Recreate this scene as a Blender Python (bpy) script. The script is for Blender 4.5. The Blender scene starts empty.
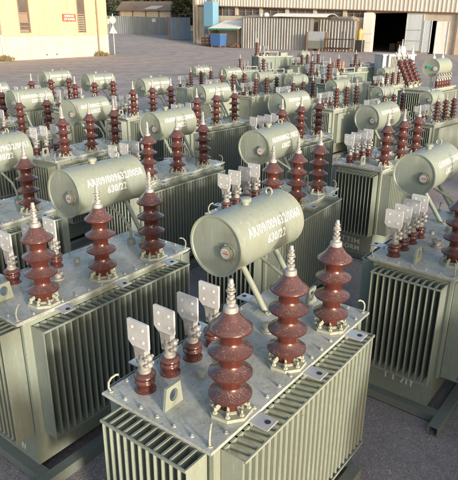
import bpy, bmesh, math, random
from mathutils import Vector, Matrix
random.seed(7)
PI = math.pi
sc = bpy.context.scene
COL = sc.collection

# ------------------------------------------------------------------ mesh builder
class MB:
    def __init__(s): s.v = []; s.f = []; s.sm = []
    def add(s, vs, fs, smooth=False):
        o = len(s.v); s.v += [tuple(p) for p in vs]
        s.f += [tuple(i + o for i in f) for f in fs]; s.sm += [smooth] * len(fs)
    def box(s, x0, x1, y0, y1, z0, z1):
        s.add([(x0,y0,z0),(x1,y0,z0),(x1,y1,z0),(x0,y1,z0),(x0,y0,z1),(x1,y0,z1),(x1,y1,z1),(x0,y1,z1)],
              [(0,3,2,1),(4,5,6,7),(0,1,5,4),(1,2,6,5),(2,3,7,6),(3,0,4,7)])
    def hexa(s, P):
        s.add(P, [(0,3,2,1),(4,5,6,7),(0,1,5,4),(1,2,6,5),(2,3,7,6),(3,0,4,7)])
    def chbox(s, x0, x1, y0, y1, z0, z1, c):
        # box with chamfered top edge
        s.add([(x0,y0,z0),(x1,y0,z0),(x1,y1,z0),(x0,y1,z0),(x0,y0,z1-c),(x1,y0,z1-c),(x1,y1,z1-c),(x0,y1,z1-c),
               (x0+c,y0+c,z1),(x1-c,y0+c,z1),(x1-c,y1-c,z1),(x0+c,y1-c,z1)],
              [(0,3,2,1),(0,1,5,4),(1,2,6,5),(2,3,7,6),(3,0,4,7),(4,5,9,8),(5,6,10,9),(6,7,11,10),(7,4,8,11),(8,9,10,11)])
    def cyl(s, p0, p1, r0, r1=None, n=12, caps=True, smooth=True):
        r1 = r0 if r1 is None else r1
        p0 = Vector(p0); p1 = Vector(p1); d = (p1 - p0).normalized()
        a = d.orthogonal().normalized(); b = d.cross(a)
        vs = []
        for p, r in ((p0, r0), (p1, r1)):
            for i in range(n):
                t = 2*PI*i/n; vs.append(p + (a*math.cos(t) + b*math.sin(t))*r)
        s.add(vs, [(i,(i+1)%n,n+(i+1)%n,n+i) for i in range(n)], smooth)
        if caps:
            s.add(vs[:n], [tuple(range(n))[::-1]]); s.add(vs[n:], [tuple(range(n))])
    def lathe(s, prof, n=32, c=(0,0,0), axis='z', smooth=True):
        vs = []; fs = []
        for r, h in prof:
            for i in range(n):
                t = 2*PI*i/n
                if axis == 'z': vs.append((c[0]+r*math.cos(t), c[1]+r*math.sin(t), c[2]+h))
                else: vs.append((c[0]+h, c[1]+r*math.cos(t), c[2]+r*math.sin(t)))
        for k in range(len(prof)-1):
            for i in range(n):
                j = (i+1) % n
                fs.append((k*n+i, k*n+j, (k+1)*n+j, (k+1)*n+i))
        s.add(vs, fs, smooth)
    def tube(s, pts, r, n=8):
        for a, b in zip(pts[:-1], pts[1:]): s.cyl(a, b, r, n=n)
        for p in pts[1:-1]: s.ball(p, r, 6, 4)
    def ball(s, c, r, n=12, m=8):
        prof = [(max(1e-4, r*math.sin(PI*k/m)), -r*math.cos(PI*k/m)) for k in range(m+1)]
        s.lathe(prof, n, c)
    def xform(s, M):
        s.v = [tuple(M @ Vector(p)) for p in s.v]; return s
    def mesh(s, name, mat):
        me = bpy.data.meshes.new(name); me.from_pydata(s.v, [], s.f)
        me.polygons.foreach_set('use_smooth', s.sm)
        me.materials.append(mat); me.update()
        return me

def sharp(me, ang=38):
    me.set_sharp_from_angle(angle=math.radians(ang))
    return me

def link(name, me, parent=None):
    o = bpy.data.objects.new(name, me); COL.objects.link(o)
    if parent: o.parent = parent
    return o
def tag(o, label=None, cat=None, group=None, kind=None):
    if label: o['label'] = label
    if cat: o['category'] = cat
    if group: o['group'] = group
    if kind: o['kind'] = kind
    return o
def empty(name, loc, rz=0, scale=1.0):
    o = bpy.data.objects.new(name, None); COL.objects.link(o)
    o.location = loc; o.rotation_euler = (0,0,rz); o.scale = (scale,)*3
    o.empty_display_size = .1
    return o

# ------------------------------------------------------------------ materials
def newmat(name):
    m = bpy.data.materials.new(name); m.use_nodes = True
    nt = m.node_tree; b = nt.nodes['Principled BSDF']
    return m, nt, b
def N(nt, t, **k):
    n = nt.nodes.new(t)
    for a, v in k.items():
        if a in n.inputs.keys(): n.inputs[a].default_value = v
        else: setattr(n, a, v)
    return n
def coords(nt, kind='Object'):
    return N(nt, 'ShaderNodeTexCoord').outputs[kind]
def noise(nt, co, scale, detail=4, rough=.6):
    n = nt.nodes.new('ShaderNodeTexNoise'); n.inputs['Scale'].default_value = scale
    n.inputs['Detail'].default_value = detail; n.inputs['Roughness'].default_value = rough
    nt.links.new(co, n.inputs['Vector']); return n.outputs['Fac']
def ramp(nt, fac, stops):
    r = nt.nodes.new('ShaderNodeValToRGB'); e = r.color_ramp.elements
    while len(e) < len(stops): e.new(.5)
    for i, (p, c) in enumerate(stops):
        e[i].position = p; e[i].color = (c if isinstance(c, tuple) else (c,c,c)) + (1,)
    nt.links.new(fac, r.inputs['Fac']); return r.outputs['Color']
def mix(nt, fac, a, b, blend='MIX'):
    m = nt.nodes.new('ShaderNodeMix'); m.data_type = 'RGBA'; m.blend_type = blend
    for i, v in ((0, fac), (6, a), (7, b)):
        if hasattr(v, 'links') or hasattr(v, 'is_linked'): nt.links.new(v, m.inputs[i])
        else: m.inputs[i].default_value = v if i == 0 else ((v + (1,)) if len(v) == 3 else v)
    return m.outputs[2]
def bump(nt, b, h, strength=.3, dist=.01):
    n = nt.nodes.new('ShaderNodeBump'); n.inputs['Strength'].default_value = strength
    n.inputs['Distance'].default_value = dist
    nt.links.new(h, n.inputs['Height']); nt.links.new(n.outputs['Normal'], b.inputs['Normal'])
def world_rand(nt):
    return nt.nodes.new('ShaderNodeObjectInfo').outputs['Random']
def offset_coords(nt, amount=13.0):
    """object coordinates shifted per object, so copies do not repeat the same stains"""
    co = coords(nt); r = world_rand(nt)
    mul = nt.nodes.new('ShaderNodeMath'); mul.operation = 'MULTIPLY'; mul.inputs[1].default_value = amount
    nt.links.new(r, mul.inputs[0])
    cb = nt.nodes.new('ShaderNodeCombineXYZ')
    for i in range(3): nt.links.new(mul.outputs[0], cb.inputs[i])
    va = nt.nodes.new('ShaderNodeVectorMath'); va.operation = 'ADD'
    nt.links.new(co, va.inputs[0]); nt.links.new(cb.outputs[0], va.inputs[1])
    return va.outputs[0]

def paint_mat(name, col, rough=.45, dirt=.25, dirtcol=(.16,.145,.12), scale=3., grain=.5):
    m, nt, b = newmat(name); co = offset_coords(nt)
    f = ramp(nt, noise(nt, co, scale, 6, .65), [(.42, 0.), (.72, 1.)])
    g = ramp(nt, noise(nt, co, scale*14, 3), [(.35, 1-.2*grain), (.7, 1+.08*grain)])
    c = mix(nt, 1., col, g, 'MULTIPLY')
    mm = nt.nodes.new('ShaderNodeMath'); mm.operation = 'MULTIPLY'; mm.inputs[1].default_value = dirt
    nt.links.new(f, mm.inputs[0])
    c = mix(nt, mm.outputs[0], c, dirtcol)
    if grain < .5:
        mp = nt.nodes.new('ShaderNodeMapping'); mp.inputs['Scale'].default_value = (9,9,.8); nt.links.new(co, mp.inputs['Vector'])
        stv = ramp(nt, noise(nt, mp.outputs[0], 3, 5, .7), [(.50, 0.), (.66, .30)])
        c = mix(nt, stv, c, (.20,.185,.14))
        mp2 = nt.nodes.new('ShaderNodeMapping'); mp2.inputs['Location'].default_value = (7,3,5); mp2.inputs['Scale'].default_value = (12,12,1.4); nt.links.new(co, mp2.inputs['Vector'])
        stw = ramp(nt, noise(nt, mp2.outputs[0], 3, 4, .7), [(.56, 0.), (.68, .28)])
        c = mix(nt, stw, c, (.46,.47,.42))
        tone = ramp(nt, world_rand(nt), [(0., .90), (1., 1.07)]); c = mix(nt, 1., c, tone, 'MULTIPLY')
        chip = ramp(nt, noise(nt, co, 38, 3, .6), [(.70, 0.), (.73, .7)]); c = mix(nt, chip, c, (.13,.10,.07))
    nt.links.new(c, b.inputs['Base Color'])
    rr = ramp(nt, noise(nt, co, scale*4, 4), [(.3, rough-.08), (.7, rough+.15)])
    nt.links.new(rr, b.inputs['Roughness'])
    bump(nt, b, noise(nt, co, 60, 3), .06, .003)
    return m
GREEN = (.25, .285, .238)
M = {}
M['paint'] = paint_mat('grey_green_paint', GREEN, .45, .14, (.20,.20,.15), 2.5, .3)
M['fin'] = paint_mat('fin_paint', (.25,.287,.242), .5, .14, (.19,.19,.15), 2.5, .3)
M['darkpaint'] = paint_mat('dark_green_paint', (.15,.20,.175), .5, .2, (.10,.11,.09), 2.5, .3)
M['frame'] = paint_mat('base_paint', (.20,.225,.19), .55, .5)
M['drum'] = paint_mat('conservator_paint', (.245,.280,.235), .36, .08, (.25,.25,.19), 4., .25)
# cover with dried rain stains
def cover_mat():
    m, nt, b = newmat('stained_cover_paint'); co = offset_coords(nt)
    c = (.31,.33,.295)
    v = nt.nodes.new('ShaderNodeTexVoronoi'); v.inputs['Scale'].default_value = 17.
    v.inputs['Randomness'].default_value = 1.
    nz = nt.nodes.new('ShaderNodeTexNoise'); nz.inputs['Scale'].default_value = 6.
    nt.links.new(co, nz.inputs['Vector'])
    wv = mix(nt, .22, co, nz.outputs['Color'])
    nt.links.new(wv, v.inputs['Vector'])
    rings = ramp(nt, v.outputs['Distance'], [(.30, 0.), (.40, 1.), (.47, .25), (.7, .0)])
    patch = ramp(nt, noise(nt, co, 3.2, 6, .7), [(.42, 0.), (.62, .85)])
    c1 = mix(nt, rings, c, (.60,.61,.58))
    c1 = mix(nt, .40, c, c1)
    c2 = mix(nt, patch, c1, (.50,.515,.475))
    dirty = ramp(nt, noise(nt, co, 9, 6, .75), [(.5, 0.), (.72, .6)])
    c3 = mix(nt, dirty, c2, (.20,.195,.165))
    sp = ramp(nt, noise(nt, co, 70, 2), [(.62, 0.), (.7, .6)])
    c4 = mix(nt, sp, c3, (.13,.125,.105))
    nt.links.new(c4, b.inputs['Base Color'])
    r = ramp(nt, noise(nt, co, 8, 4), [(.35, .28), (.65, .55)])
    nt.links.new(r, b.inputs['Roughness'])
    bump(nt, b, noise(nt, co, 22, 4), .12, .004)
    return m
M['cover'] = cover_mat()
def porcelain(name, base, speck=.58):
    m, nt, b = newmat(name); co = offset_coords(nt)
    c = mix(nt, noise(nt, co, 7, 3), tuple(x*.75 for x in base), tuple(min(1, x*1.3) for x in base))
    v = nt.nodes.new('ShaderNodeTexVoronoi'); v.inputs['Scale'].default_value = 130.
    nt.links.new(co, v.inputs['Vector'])
    s1 = ramp(nt, v.outputs['Distance'], [(.20, 1.), (.30, 0.)])
    gate = ramp(nt, noise(nt, co, 26, 2), [(.45, 0.), (.58, 1.)])
    geo = nt.nodes.new('ShaderNodeNewGeometry'); sx = nt.nodes.new('ShaderNodeSeparateXYZ')
    nt.links.new(geo.outputs['Normal'], sx.inputs[0])
    up = ramp(nt, sx.outputs['Z'], [(.25, 0.), (.7, 1.)])
    a = mix(nt, 1., s1, gate, 'MULTIPLY'); a = mix(nt, 1., a, up, 'MULTIPLY')
    # dust that settled on the upward faces of the sheds
    dz = ramp(nt, noise(nt, co, 18, 4), [(.3, .28), (.7, .6)])
    d = mix(nt, 1., up, dz, 'MULTIPLY')
    c = mix(nt, d, c, (.125,.082,.078))
    aa = mix(nt, 1., a, (speck,)*3, 'MULTIPLY')
    c = mix(nt, aa, c, (.48,.43,.40))
    nt.links.new(c, b.inputs['Base Color'])
    rr = mix(nt, d, (.12,.12,.12), (.42,.42,.42)); nt.links.new(rr, b.inputs['Roughness'])
    b.inputs['Coat Weight'].default_value = .25; b.inputs['Coat Roughness'].default_value = .12
    return m
M['porc'] = porcelain('brown_glazed_porcelain', (.075,.021,.016))
M['porc_mid'] = porcelain('darker_brown_porcelain', (.060,.018,.015), .25)
M['porc_dark'] = porcelain('dark_glazed_porcelain', (.07,.022,.018), .3)
def metal(name, col, rough, metallic=.8, n=.25):
    m, nt, b = newmat(name); co = offset_coords(nt)
    c = mix(nt, ramp(nt, noise(nt, co, 18, 5), [(.35, 0.), (.68, 1.)]), col, tuple(x*(1-n) for x in col))
    nt.links.new(c, b.inputs['Base Color']); b.inputs['Metallic'].default_value = metallic
    rr = ramp(nt, noise(nt, co, 35, 3), [(.3, rough-.08), (.7, rough+.12)]); nt.links.new(rr, b.inputs['Roughness'])
    return m
M['alu'] = metal('tinned_terminal_metal', (.42,.41,.39), .5, .35, .35)
M['flag'] = metal('bright_terminal_plate', (.60,.60,.59), .5, .2, .15)
M['galv'] = metal('galvanised_steel', (.62,.63,.62), .4, .5, .15)
M['hole'] = paint_mat('hole_shadow', (.03,.03,.03), .9, 0)
M['cream'] = paint_mat('cream_clamp_paint', (.34,.36,.295), .5, .35)
M['white'] = paint_mat('white_stencil_paint', (.80,.80,.77), .6, .12, (.4,.4,.35))
M['dial'] = paint_mat('gauge_dial', (.50,.49,.46), .3, .1)
M['red'] = paint_mat('red_pointer', (.45,.05,.04), .4, .1)
M['black'] = paint_mat('black_rubber', (.03,.03,.03), .6, .1)
M['orange'] = paint_mat('orange_cap', (.50,.17,.06), .5, .1)
M['yellowcap'] = paint_mat('yellow_sleeve', (.52,.36,.10), .5, .1)
M['cyanlogo'] = paint_mat('green_sticker', (.02,.42,.28), .5, .05)

# ------------------------------------------------------------------ transformer parts (local x = long axis, -y = high voltage side)
ZC = 1.349
def m_cover(hw=.37, hl=.85):
    m = MB(); m.chbox(-hl, hl, -hw, hw, ZC-.014, ZC, .003)
    m.box(-hl+.012, hl-.012, -hw+.012, hw-.012, ZC-.03, ZC-.0145)   # gasket flange
    nx = 14; ny = 6
    pts = [(-hl+.035+(2*hl-.07)*i/nx, s*(hw-.03)) for i in range(nx+1) for s in (-1,1)]
    pts += [(s*(hl-.035), -hw+.03+(2*hw-.06)*j/ny) for j in range(1,ny) for s in (-1,1)]
    for x, y in pts:
        m.cyl((x,y,ZC-.003), (x,y,ZC+.008), .0095, n=6, smooth=False)
        m.cyl((x,y,ZC+.010), (x,y,ZC+.015), .005, n=6)
    return sharp(m.mesh('cover', M['cover']))
def m_tank():
    m = MB()
    m.box(-.78, .78, -.325, .325, .40, ZC-.031)
    # lower part narrows to the base
    m.hexa([(-.77,-.27,.09),(.77,-.27,.09),(.77,.27,.09),(-.77,.27,.09),(-.775,-.30,.399),(.775,-.30,.399),(.775,.30,.399),(-.775,.30,.399)])
    for sx in (-1,1):
        for sy in (-1,1):
            m.box(min(sx*.765,sx*.79), max(sx*.765,sx*.79), min(sy*.31,sy*.335), max(sy*.31,sy*.335), .41, ZC-.033)
    return m.mesh('tank', M['paint'])
def m_tank_plain(mat):
    m = MB(); m.box(-.78, .78, -.33, .33, .12, ZC-.031)
    for sx in (-1,1):      # framed plain sides
        for a in (-.335,.285): m.box(min(sx*.78,sx*.81), max(sx*.78,sx*.81), a, a+.05, .14, ZC-.034)
        m.box(min(sx*.78,sx*.808), max(sx*.78,sx*.808), -.284, .284, ZC-.10, ZC-.036)
        m.box(min(sx*.78,sx*.808), max(sx*.78,sx*.808), -.284, .284, .14, .20)
    for sy in (-1,1):
        for a in (-.77,.72,-.02): m.box(a, a+.05, min(sy*.33,sy*.355), max(sy*.33,sy*.355), .14, ZC-.034)
        m.box(-.719, -.021, min(sy*.33,sy*.353), max(sy*.33,sy*.353), ZC-.09, ZC-.036)
        m.box(.031, .719, min(sy*.33,sy*.353), max(sy*.33,sy*.353), ZC-.09, ZC-.036)
    return m.mesh('tank', mat)
def m_fins(length, n, depth, z0=.394, z1=ZC-.082, t=.012):
    """corrugated cooling wall: fins along x, sticking out to -y from y=0"""
    m = MB(); h = length/2
    for i in range(n):
        x = -h + length*i/(n-1)
        w = t if 0 < i < n-1 else t*.8
        # fin with a rounded outer edge
        P = [(x-w/2,0),(x-w/2,-depth+w*.7),(x-w/5,-depth),(x+w/5,-depth),(x+w/2,-depth+w*.7),(x+w/2,0)]
        vs = [(a,b,z0) for a,b in P] + [(a,b,z1) for a,b in P]; k = len(P)
        m.add(vs, [tuple(range(k))[::-1], tuple(range(k,2*k))] + [(j,(j+1)%k,k+(j+1)%k,k+j) for j in range(k)])
    m.box(-h-.004, h+.004, -depth-.010, -depth-.001, z1-.012, z1+.003)
    m.box(-h-.004, h+.004, -depth-.009, -depth-.001, z0-.002, z0+.013)
    # corrugated back wall
    m.box(-h, h, -.012, .0, z0, z1)
    return m.mesh('cooling_fins', M['fin'])
def m_hv(mat, sheds=4, H=.54, R=.111):
    m = MB(); prof = [(.058,.028),(.060,.05)]
    for k in range(sheds):
        zr = .105 + k*(H-.17)/(sheds-1)          # rim height
        top = k == sheds-1
        r = R*(1.0 if not top else .97)
        prof += [(.055, zr-.024), (.062, zr-.016), (r*.80, zr-.012), (r*.96, zr-.010), (r, zr-.004), (r*.99, zr+.004)]
        if not top: prof += [(r*.85, zr+.012), (r*.70, zr+.022), (.064, zr+.033), (.055, zr+.045)]
        else: prof += [(r*.82, zr+.018), (r*.64, zr+.036), (.050, zr+.062), (.036, zr+.084), (.0, zr+.085)]
    m.lathe(prof, 40)
    return sharp(m.mesh('high_voltage_bushing', mat), 50)
def m_clamp():
    m = MB(); n = 8
    # clamping ring, hollow in the middle
    ro, ri = .116, .070
    for k in range(n):
        a0 = 2*PI*k/n + PI/6; a1 = 2*PI*(k+1)/n + PI/6
        p = [(ri*math.cos(a0),ri*math.sin(a0)),(ro*math.cos(a0),ro*math.sin(a0)),(ro*math.cos(a1),ro*math.sin(a1)),(ri*math.cos(a1),ri*math.sin(a1))]
        m.hexa([(x,y,.001) for x,y in p]+[(x,y,.020) for x,y in p])
        c = (.094*math.cos(a0), .094*math.sin(a0))
        m.cyl((c[0],c[1],.018),(c[0],c[1],.034), .013, n=6, smooth=False)
        m.cyl((c[0],c[1],.03),(c[0],c[1],.055), .0065, n=8)
        # finger that grips the porcelain foot
        d = Vector((math.cos(a0),math.sin(a0),0)); q = d.orthogonal().normalized()*.008
        a = d*.098; b_ = d*.062
        m.hexa([tuple(a-q+Vector((0,0,.034))),tuple(a+q+Vector((0,0,.034))),tuple(b_+q+Vector((0,0,.048))),tuple(b_-q+Vector((0,0,.048))),
                tuple(a-q+Vector((0,0,.043))),tuple(a+q+Vector((0,0,.043))),tuple(b_+q+Vector((0,0,.057))),tuple(b_-q+Vector((0,0,.057)))])
    m.lathe([(.070,.001),(.070,.024),(.060,.030)], 24)
    return sharp(m.mesh('clamp_flange', M['cream']), 40)
def m_term():
    m = MB()
    m.lathe([(.036,.54),(.037,.572),(.034,.584),(.022,.590),(.020,.60),(.017,.602),(.012,.606),(.012,.715),(.009,.722),(0,.723)], 20)
    for z, r, h in ((.604,.024,.016),(.632,.020,.013),(.660,.024,.006),(.668,.019,.013),(.690,.017,.010)):
        m.cyl((0,0,z),(0,0,z+h), r, n=6 if h > .007 else 16, smooth=False)
    return sharp(m.mesh('terminal_stud', M['alu']), 35)
def m_lv():
    m = MB()
    m.lathe([(.058,.0),(.058,.010),(.046,.014),(.044,.03),(.050,.042),(.056,.050),(.055,.060),(.047,.066),(.046,.074),(.054,.082),(.060,.090),(.058,.098),(.040,.110),(.0,.112)], 28)
    return sharp(m.mesh('low_voltage_bushing', M['porc']), 50)
def m_lvstem():
    m = MB()
    m.lathe([(.034,.108),(.035,.125),(.029,.130),(.028,.16),(.034,.163),(.034,.185),(.026,.19),(.025,.215),(.0,.216)], 18)
    m.hexa([(-.022,-.03,.15),(.022,-.03,.15),(.022,.036,.15),(-.022,.036,.15),(-.02,-.026,.245),(.02,-.026,.245),(.02,.05,.245),(-.02,.05,.245)])
    for z in (.165, .205): # clamp screws on the side
        m.ball((0,-.040,z), .019, 10, 6); m.cyl((-.03,-.036,z),(.03,-.036,z), .009, n=8)
    return sharp(m.mesh('stem_clamp', M['alu']), 40)
def m_lvflag():
    m = MB()
    hx = .0065; y0, y1, z0, z1 = -.045, .105, .240, .395
    # outline in the y-z plane, with a neck
    P = [(-.022,.205),(.045,.205),(.075,.240),(y1,z0+.028),(y1,z1-.006),(y1-.006,z1),(y0+.006,z1),(y0,z1-.006),(y0,z0+.018)]
    k = len(P); vs = [(-hx,a,b) for a,b in P]+[(hx,a,b) for a,b in P]
    m.add(vs, [tuple(range(k)), tuple(range(k,2*k))[::-1]]+[(j,k+j,k+(j+1)%k,(j+1)%k) for j in range(k)])
    return m.mesh('terminal_flag', M['flag'])
def m_holedots():
    m = MB()
    for y in (-.008,.068):
        for z in (.285,.355):
            m.cyl((-.0085,y,z),(.0085,y,z), .0085, n=14)  # solid white discs stand in for bright light seen through drilled holes
    return m.mesh('bright_hole_dot', M['white'])
R_C = .203
CX0, CX1, CY, CZ = .19, .945, .434, ZC+.488
def m_drum():
    m = MB(); R = R_C; L = CX1-CX0
    prof = [(0,-.004+.0),(R*.5,-.003),(R*.93,.0),(R*.955,-.006),(R+.004,-.008),(R+.006,.0),(R+.004,.010),(R,.012),(R,L*.5),(R,L-.012),(R+.004,L-.010),(R+.005,L),(R*.955,L+.006),(R*.6,L+.018),(0,L+.022)]
    m.lathe(prof, 56, (CX0,CY,CZ), 'x')
    m.box(CX0+.012, CX1-.012, CY+.17, CY+.176, CZ-.105, CZ-.098)
    return sharp(m.mesh('conservator', M['drum']), 40)
def m_cap():
    m = MB(); x = CX0+.32; z = CZ+R_C-.006
    m.lathe([(.026,0),(.026,.026),(.038,.026),(.040,.034),(.040,.048),(.034,.052),(0,.053)], 20, (x,CY,z))
    return sharp(m.mesh('filler_cap', M['drum']))
def m_eye():
    m = MB(); x = CX1-.155; z = CZ+R_C+.026; r = .026
    pts = [(x, CY+r*math.cos(t), z+r*math.sin(t)) for t in [PI*(-.35+1.7*i/10) for i in range(11)]]
    m.tube(pts, .0085, 8)
    return sharp(m.mesh('lifting_eye', M['drum']), 60)
def m_gauge():
    m = MB(); c = (CX0-.008, CY-.105, CZ-.015)
    m.lathe([(.060,.004),(.060,-.006),(.057,-.010),(.048,-.010),(.047,-.022),(.042,-.026),(.040,-.026),(0,-.0262)], 26, c, 'x')
    for k in range(6):
        t = 2*PI*k/6+.3; m.cyl((c[0]-.004,c[1]+.054*math.cos(t),c[2]+.054*math.sin(t)),(c[0]-.020,c[1]+.054*math.cos(t),c[2]+.054*math.sin(t)),.007,n=6,smooth=False)
    return sharp(m.mesh('oil_level_gauge', M['frame']))
def m_dial():
    m = MB(); c = (CX0-.035, CY-.105, CZ-.015); m.lathe([(.035,.001),(.035,0),(0,-.0005)], 22, c, 'x')
    return sharp(m.mesh('dial', M['dial']))
def m_needle():
    m = MB(); c = (CX0-.0375, CY-.105, CZ-.015); m.box(c[0]-.001,c[0]+.001,c[1]-.024,c[1]+.018,c[2]-.003,c[2]+.003)
    m.box(c[0]-.001,c[0]+.001,c[1]-.02,c[1]+.016,c[2]+.012,c[2]+.015)
    return m.mesh('pointer', M['red'])
def m_strut(x):
    m = MB(); b = Vector((x,.19,ZC)); t = Vector((x+.01,CY-.035,CZ-R_C+.006))
    m.cyl(b+Vector((0,0,.006)), t, .021, n=16)
    m.box(x-.045, x+.045, .145, .245, ZC+.001, ZC+.009)
    m.cyl((x-.03,.16,ZC+.008),(x-.03,.16,ZC+.022),.01,n=6,smooth=False); m.cyl((x+.03,.16,ZC+.008),(x+.03,.16,ZC+.022),.01,n=6,smooth=False)
    return sharp(m.mesh('support_strut', M['drum']))
def m_pipe():
    m = MB(); x = .60
    m.tube([(x,.10,ZC+.04),(x,.10,ZC+.12),(x+.02,.20,ZC+.21),(x+.03,.38,ZC+.285),(x+.03,.40,ZC+.31)], .013, 10)
    m.cyl((x,.10,ZC),(x,.10,ZC+.05),.035,n=14)
    return sharp(m.mesh('oil_pipe', M['paint']))
def m_lug(s):
    m = MB(); x0 = s*.70; P = [(-.068,0),(.068,0),(.050,.128),(-.050,.128)]; n = 16; hy = .008
    hole = [(.030*math.cos(2*PI*i/n), .070+.036*math.sin(2*PI*i/n)) for i in range(n)]
    # ring strip between the outline and the hole
    out = []
    for i in range(n):
        t = 2*PI*i/n; dx, dz = math.cos(t), math.sin(t); best = 9
        q = [(p[0],p[1]-.070) for p in P]
        for a, b in zip(q, q[1:]+q[:1]):
            ex, ez = b[0]-a[0], b[1]-a[1]; D = dx*(-ez)+dz*ex
            if abs(D) < 1e-9: continue
            tt = (a[0]*(-ez)+a[1]*ex)/D; u = (dx*a[1]-dz*a[0])/D
            u = ((tt*dx-a[0])*ex+(tt*dz-a[1])*ez)/(ex*ex+ez*ez)
            if tt > 0 and -1e-6 <= u <= 1+1e-6: best = min(best, tt)
        out.append((best*dx, .070+best*dz))
    # snap to the corners
    for p in P:
        k = min(range(n), key=lambda i: (out[i][0]-p[0])**2+(out[i][1]-p[1])**2); out[k] = p
    for i in range(n):
        j = (i+1) % n; q = [out[i], out[j], hole[j], hole[i]]
        m.add([(x0+a, sy*hy, ZC+.001+b) for sy in (-1,1) for a, b in q], [(0,1,2,3),(7,6,5,4),(0,4,5,1),(2,6,7,3)])
    return m.mesh('lifting_lug', M['paint'])
def m_hook(sx, sy):
    m = MB(); x = sx*.815; y = sy*.335; d = Vector((-sx*.35,-sy*.2,0)).normalized()
    pts = [Vector((x,y,ZC))+d*a+Vector((0,0,b)) for a, b in ((.0,0),(-.012,.030),(-.010,.060),(.006,.085),(.030,.098),(.045,.096))]
    m.tube(pts, .0062, 8); m.cyl((x,y,ZC),(x,y,ZC+.008),.013,n=12)
    return sharp(m.mesh('corner_hook', M['cream']), 60)
def m_tab(x, s):
    m = MB(); m.box(x-.048, x+.048, min(s*.3715,s*.480), max(s*.3715,s*.480), ZC-.014, ZC-.006)
    m.box(x-.04, x+.04, min(s*.372,s*.384), max(s*.372,s*.384), ZC-.034, ZC-.0145)
    return m.mesh('fixing_tab', M['galv'])
def m_tabhole(x, s):
    m = MB(); z = ZC-.006; m.cyl((x+.005, s*.447, z-.003),(x+.005, s*.447, z+.0015), .016, n=14)
    return m.mesh('tab_hole', M['hole'])
def m_knob():
    m = MB(); m.lathe([(.05,.001),(.05,.012),(.03,.014),(.028,.035),(.040,.038),(.040,.052),(.026,.058),(0,.059)], 18, (-.25,0,ZC))
    m.box(-.262,-.238,-.046,.046,ZC+.05,ZC+.066); m.cyl((-.25,0,ZC+.055),(-.25,0,ZC+.075),.012,n=6,smooth=False)
    return sharp(m.mesh('tap_changer', M['alu']))
def m_pocket():
    m = MB(); m.lathe([(.052,.001),(.052,.010),(.036,.012),(.036,.026),(.044,.026),(.046,.034),(.046,.040),(.03,.046),(0,.046)], 18, (.225,.035,ZC))
    return sharp(m.mesh('inspection_cover', M['cream']))
def m_plug(x, y, h):
    m = MB(); m.lathe([(.02,.001),(.02,h),(.026,h),(.026,h+.012),(0,h+.014)], 12, (x,y,ZC))
    return sharp(m.mesh('pocket_plug', M['cream']))
def m_rail(s):
    m = MB(); y0, y1 = sorted((s*.37, s*.455))
    # channel section
    m.box(-1.0, .80, y0, y1, .082, .092); ya, yb = (y0, y0+.010) if s > 0 else (y1-.010, y1)
    m.box(-1.0, .80, ya, yb, .0, .0815)
    yc, yd = (y1-.010, y1) if s > 0 else (y0, y0+.010)
    m.box(-1.0, .80, yc, yd, .0, .0815)
    return m.mesh('base_rail', M['frame'])
def m_cross(x):
    m = MB(); m.box(x-.045, x+.045, -.3685, .3685, .070, .0885); m.box(x-.045, x-.036, -.3685,.3685,.012,.0695); m.box(x+.036, x+.045, -.3685,.3685,.012,.0695)
    return m.mesh('cross_member', M['frame'])

def text_mesh(txt, width, height, mat, name, wrap=None, plane=None):
    """lettering as geometry; wrap(x, h) -> position, applied to every vertex"""
    c = bpy.data.curves.new(name, 'FONT'); c.body = txt; c.size = 1; c.offset = .020; c.resolution_u = 2; c.extrude = 0
    c.space_character = 1.08
    o = bpy.data.objects.new('tmp', c); COL.objects.link(o)
    dg = bpy.context.evaluated_depsgraph_get(); dg.update()
    me = bpy.data.meshes.new_from_object(o.evaluated_get(dg))
    bpy.data.objects.remove(o); bpy.data.curves.remove(c)
    xs = [v.co.x for v in me.vertices]; ys = [v.co.y for v in me.vertices]
    x0, x1, y0, y1 = min(xs), max(xs), min(ys), max(ys)
    bm = bmesh.new(); bm.from_mesh(me)
    for k in range(1, 8):
        bmesh.ops.bisect_plane(bm, geom=bm.verts[:]+bm.edges[:]+bm.faces[:], plane_co=(0, y0+(y1-y0)*k/8, 0), plane_no=(0,1,0))
    bm.to_mesh(me); bm.free()
    for v in me.vertices:
        v.co = wrap((v.co.x-x0)/(x1-x0)*width, (v.co.y-y0)/(y1-y0)*height)
    me.materials.clear(); me.materials.append(mat); me.name = name
    return me
def drum_text(t1, t2):
    R = R_C + .0025
    def line(t, xc, w, hc, h):
        def wr(x, y):
            th = math.asin(hc/R_C) + (y-h/2)/R
            return Vector((xc-w/2+x, CY-R*math.cos(th), CZ+R*math.sin(th)))
        return text_mesh(t, w, h, M['white'], 'lettering', wr)
    return line(t1, .60, .62, .092, .066) if t1 else line(t2, .595, .215, .006, .064)

MESH = {}
def mesh_for(key, fn, *a):
    if key not in MESH: MESH[key] = fn(*a)
    return MESH[key]

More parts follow.
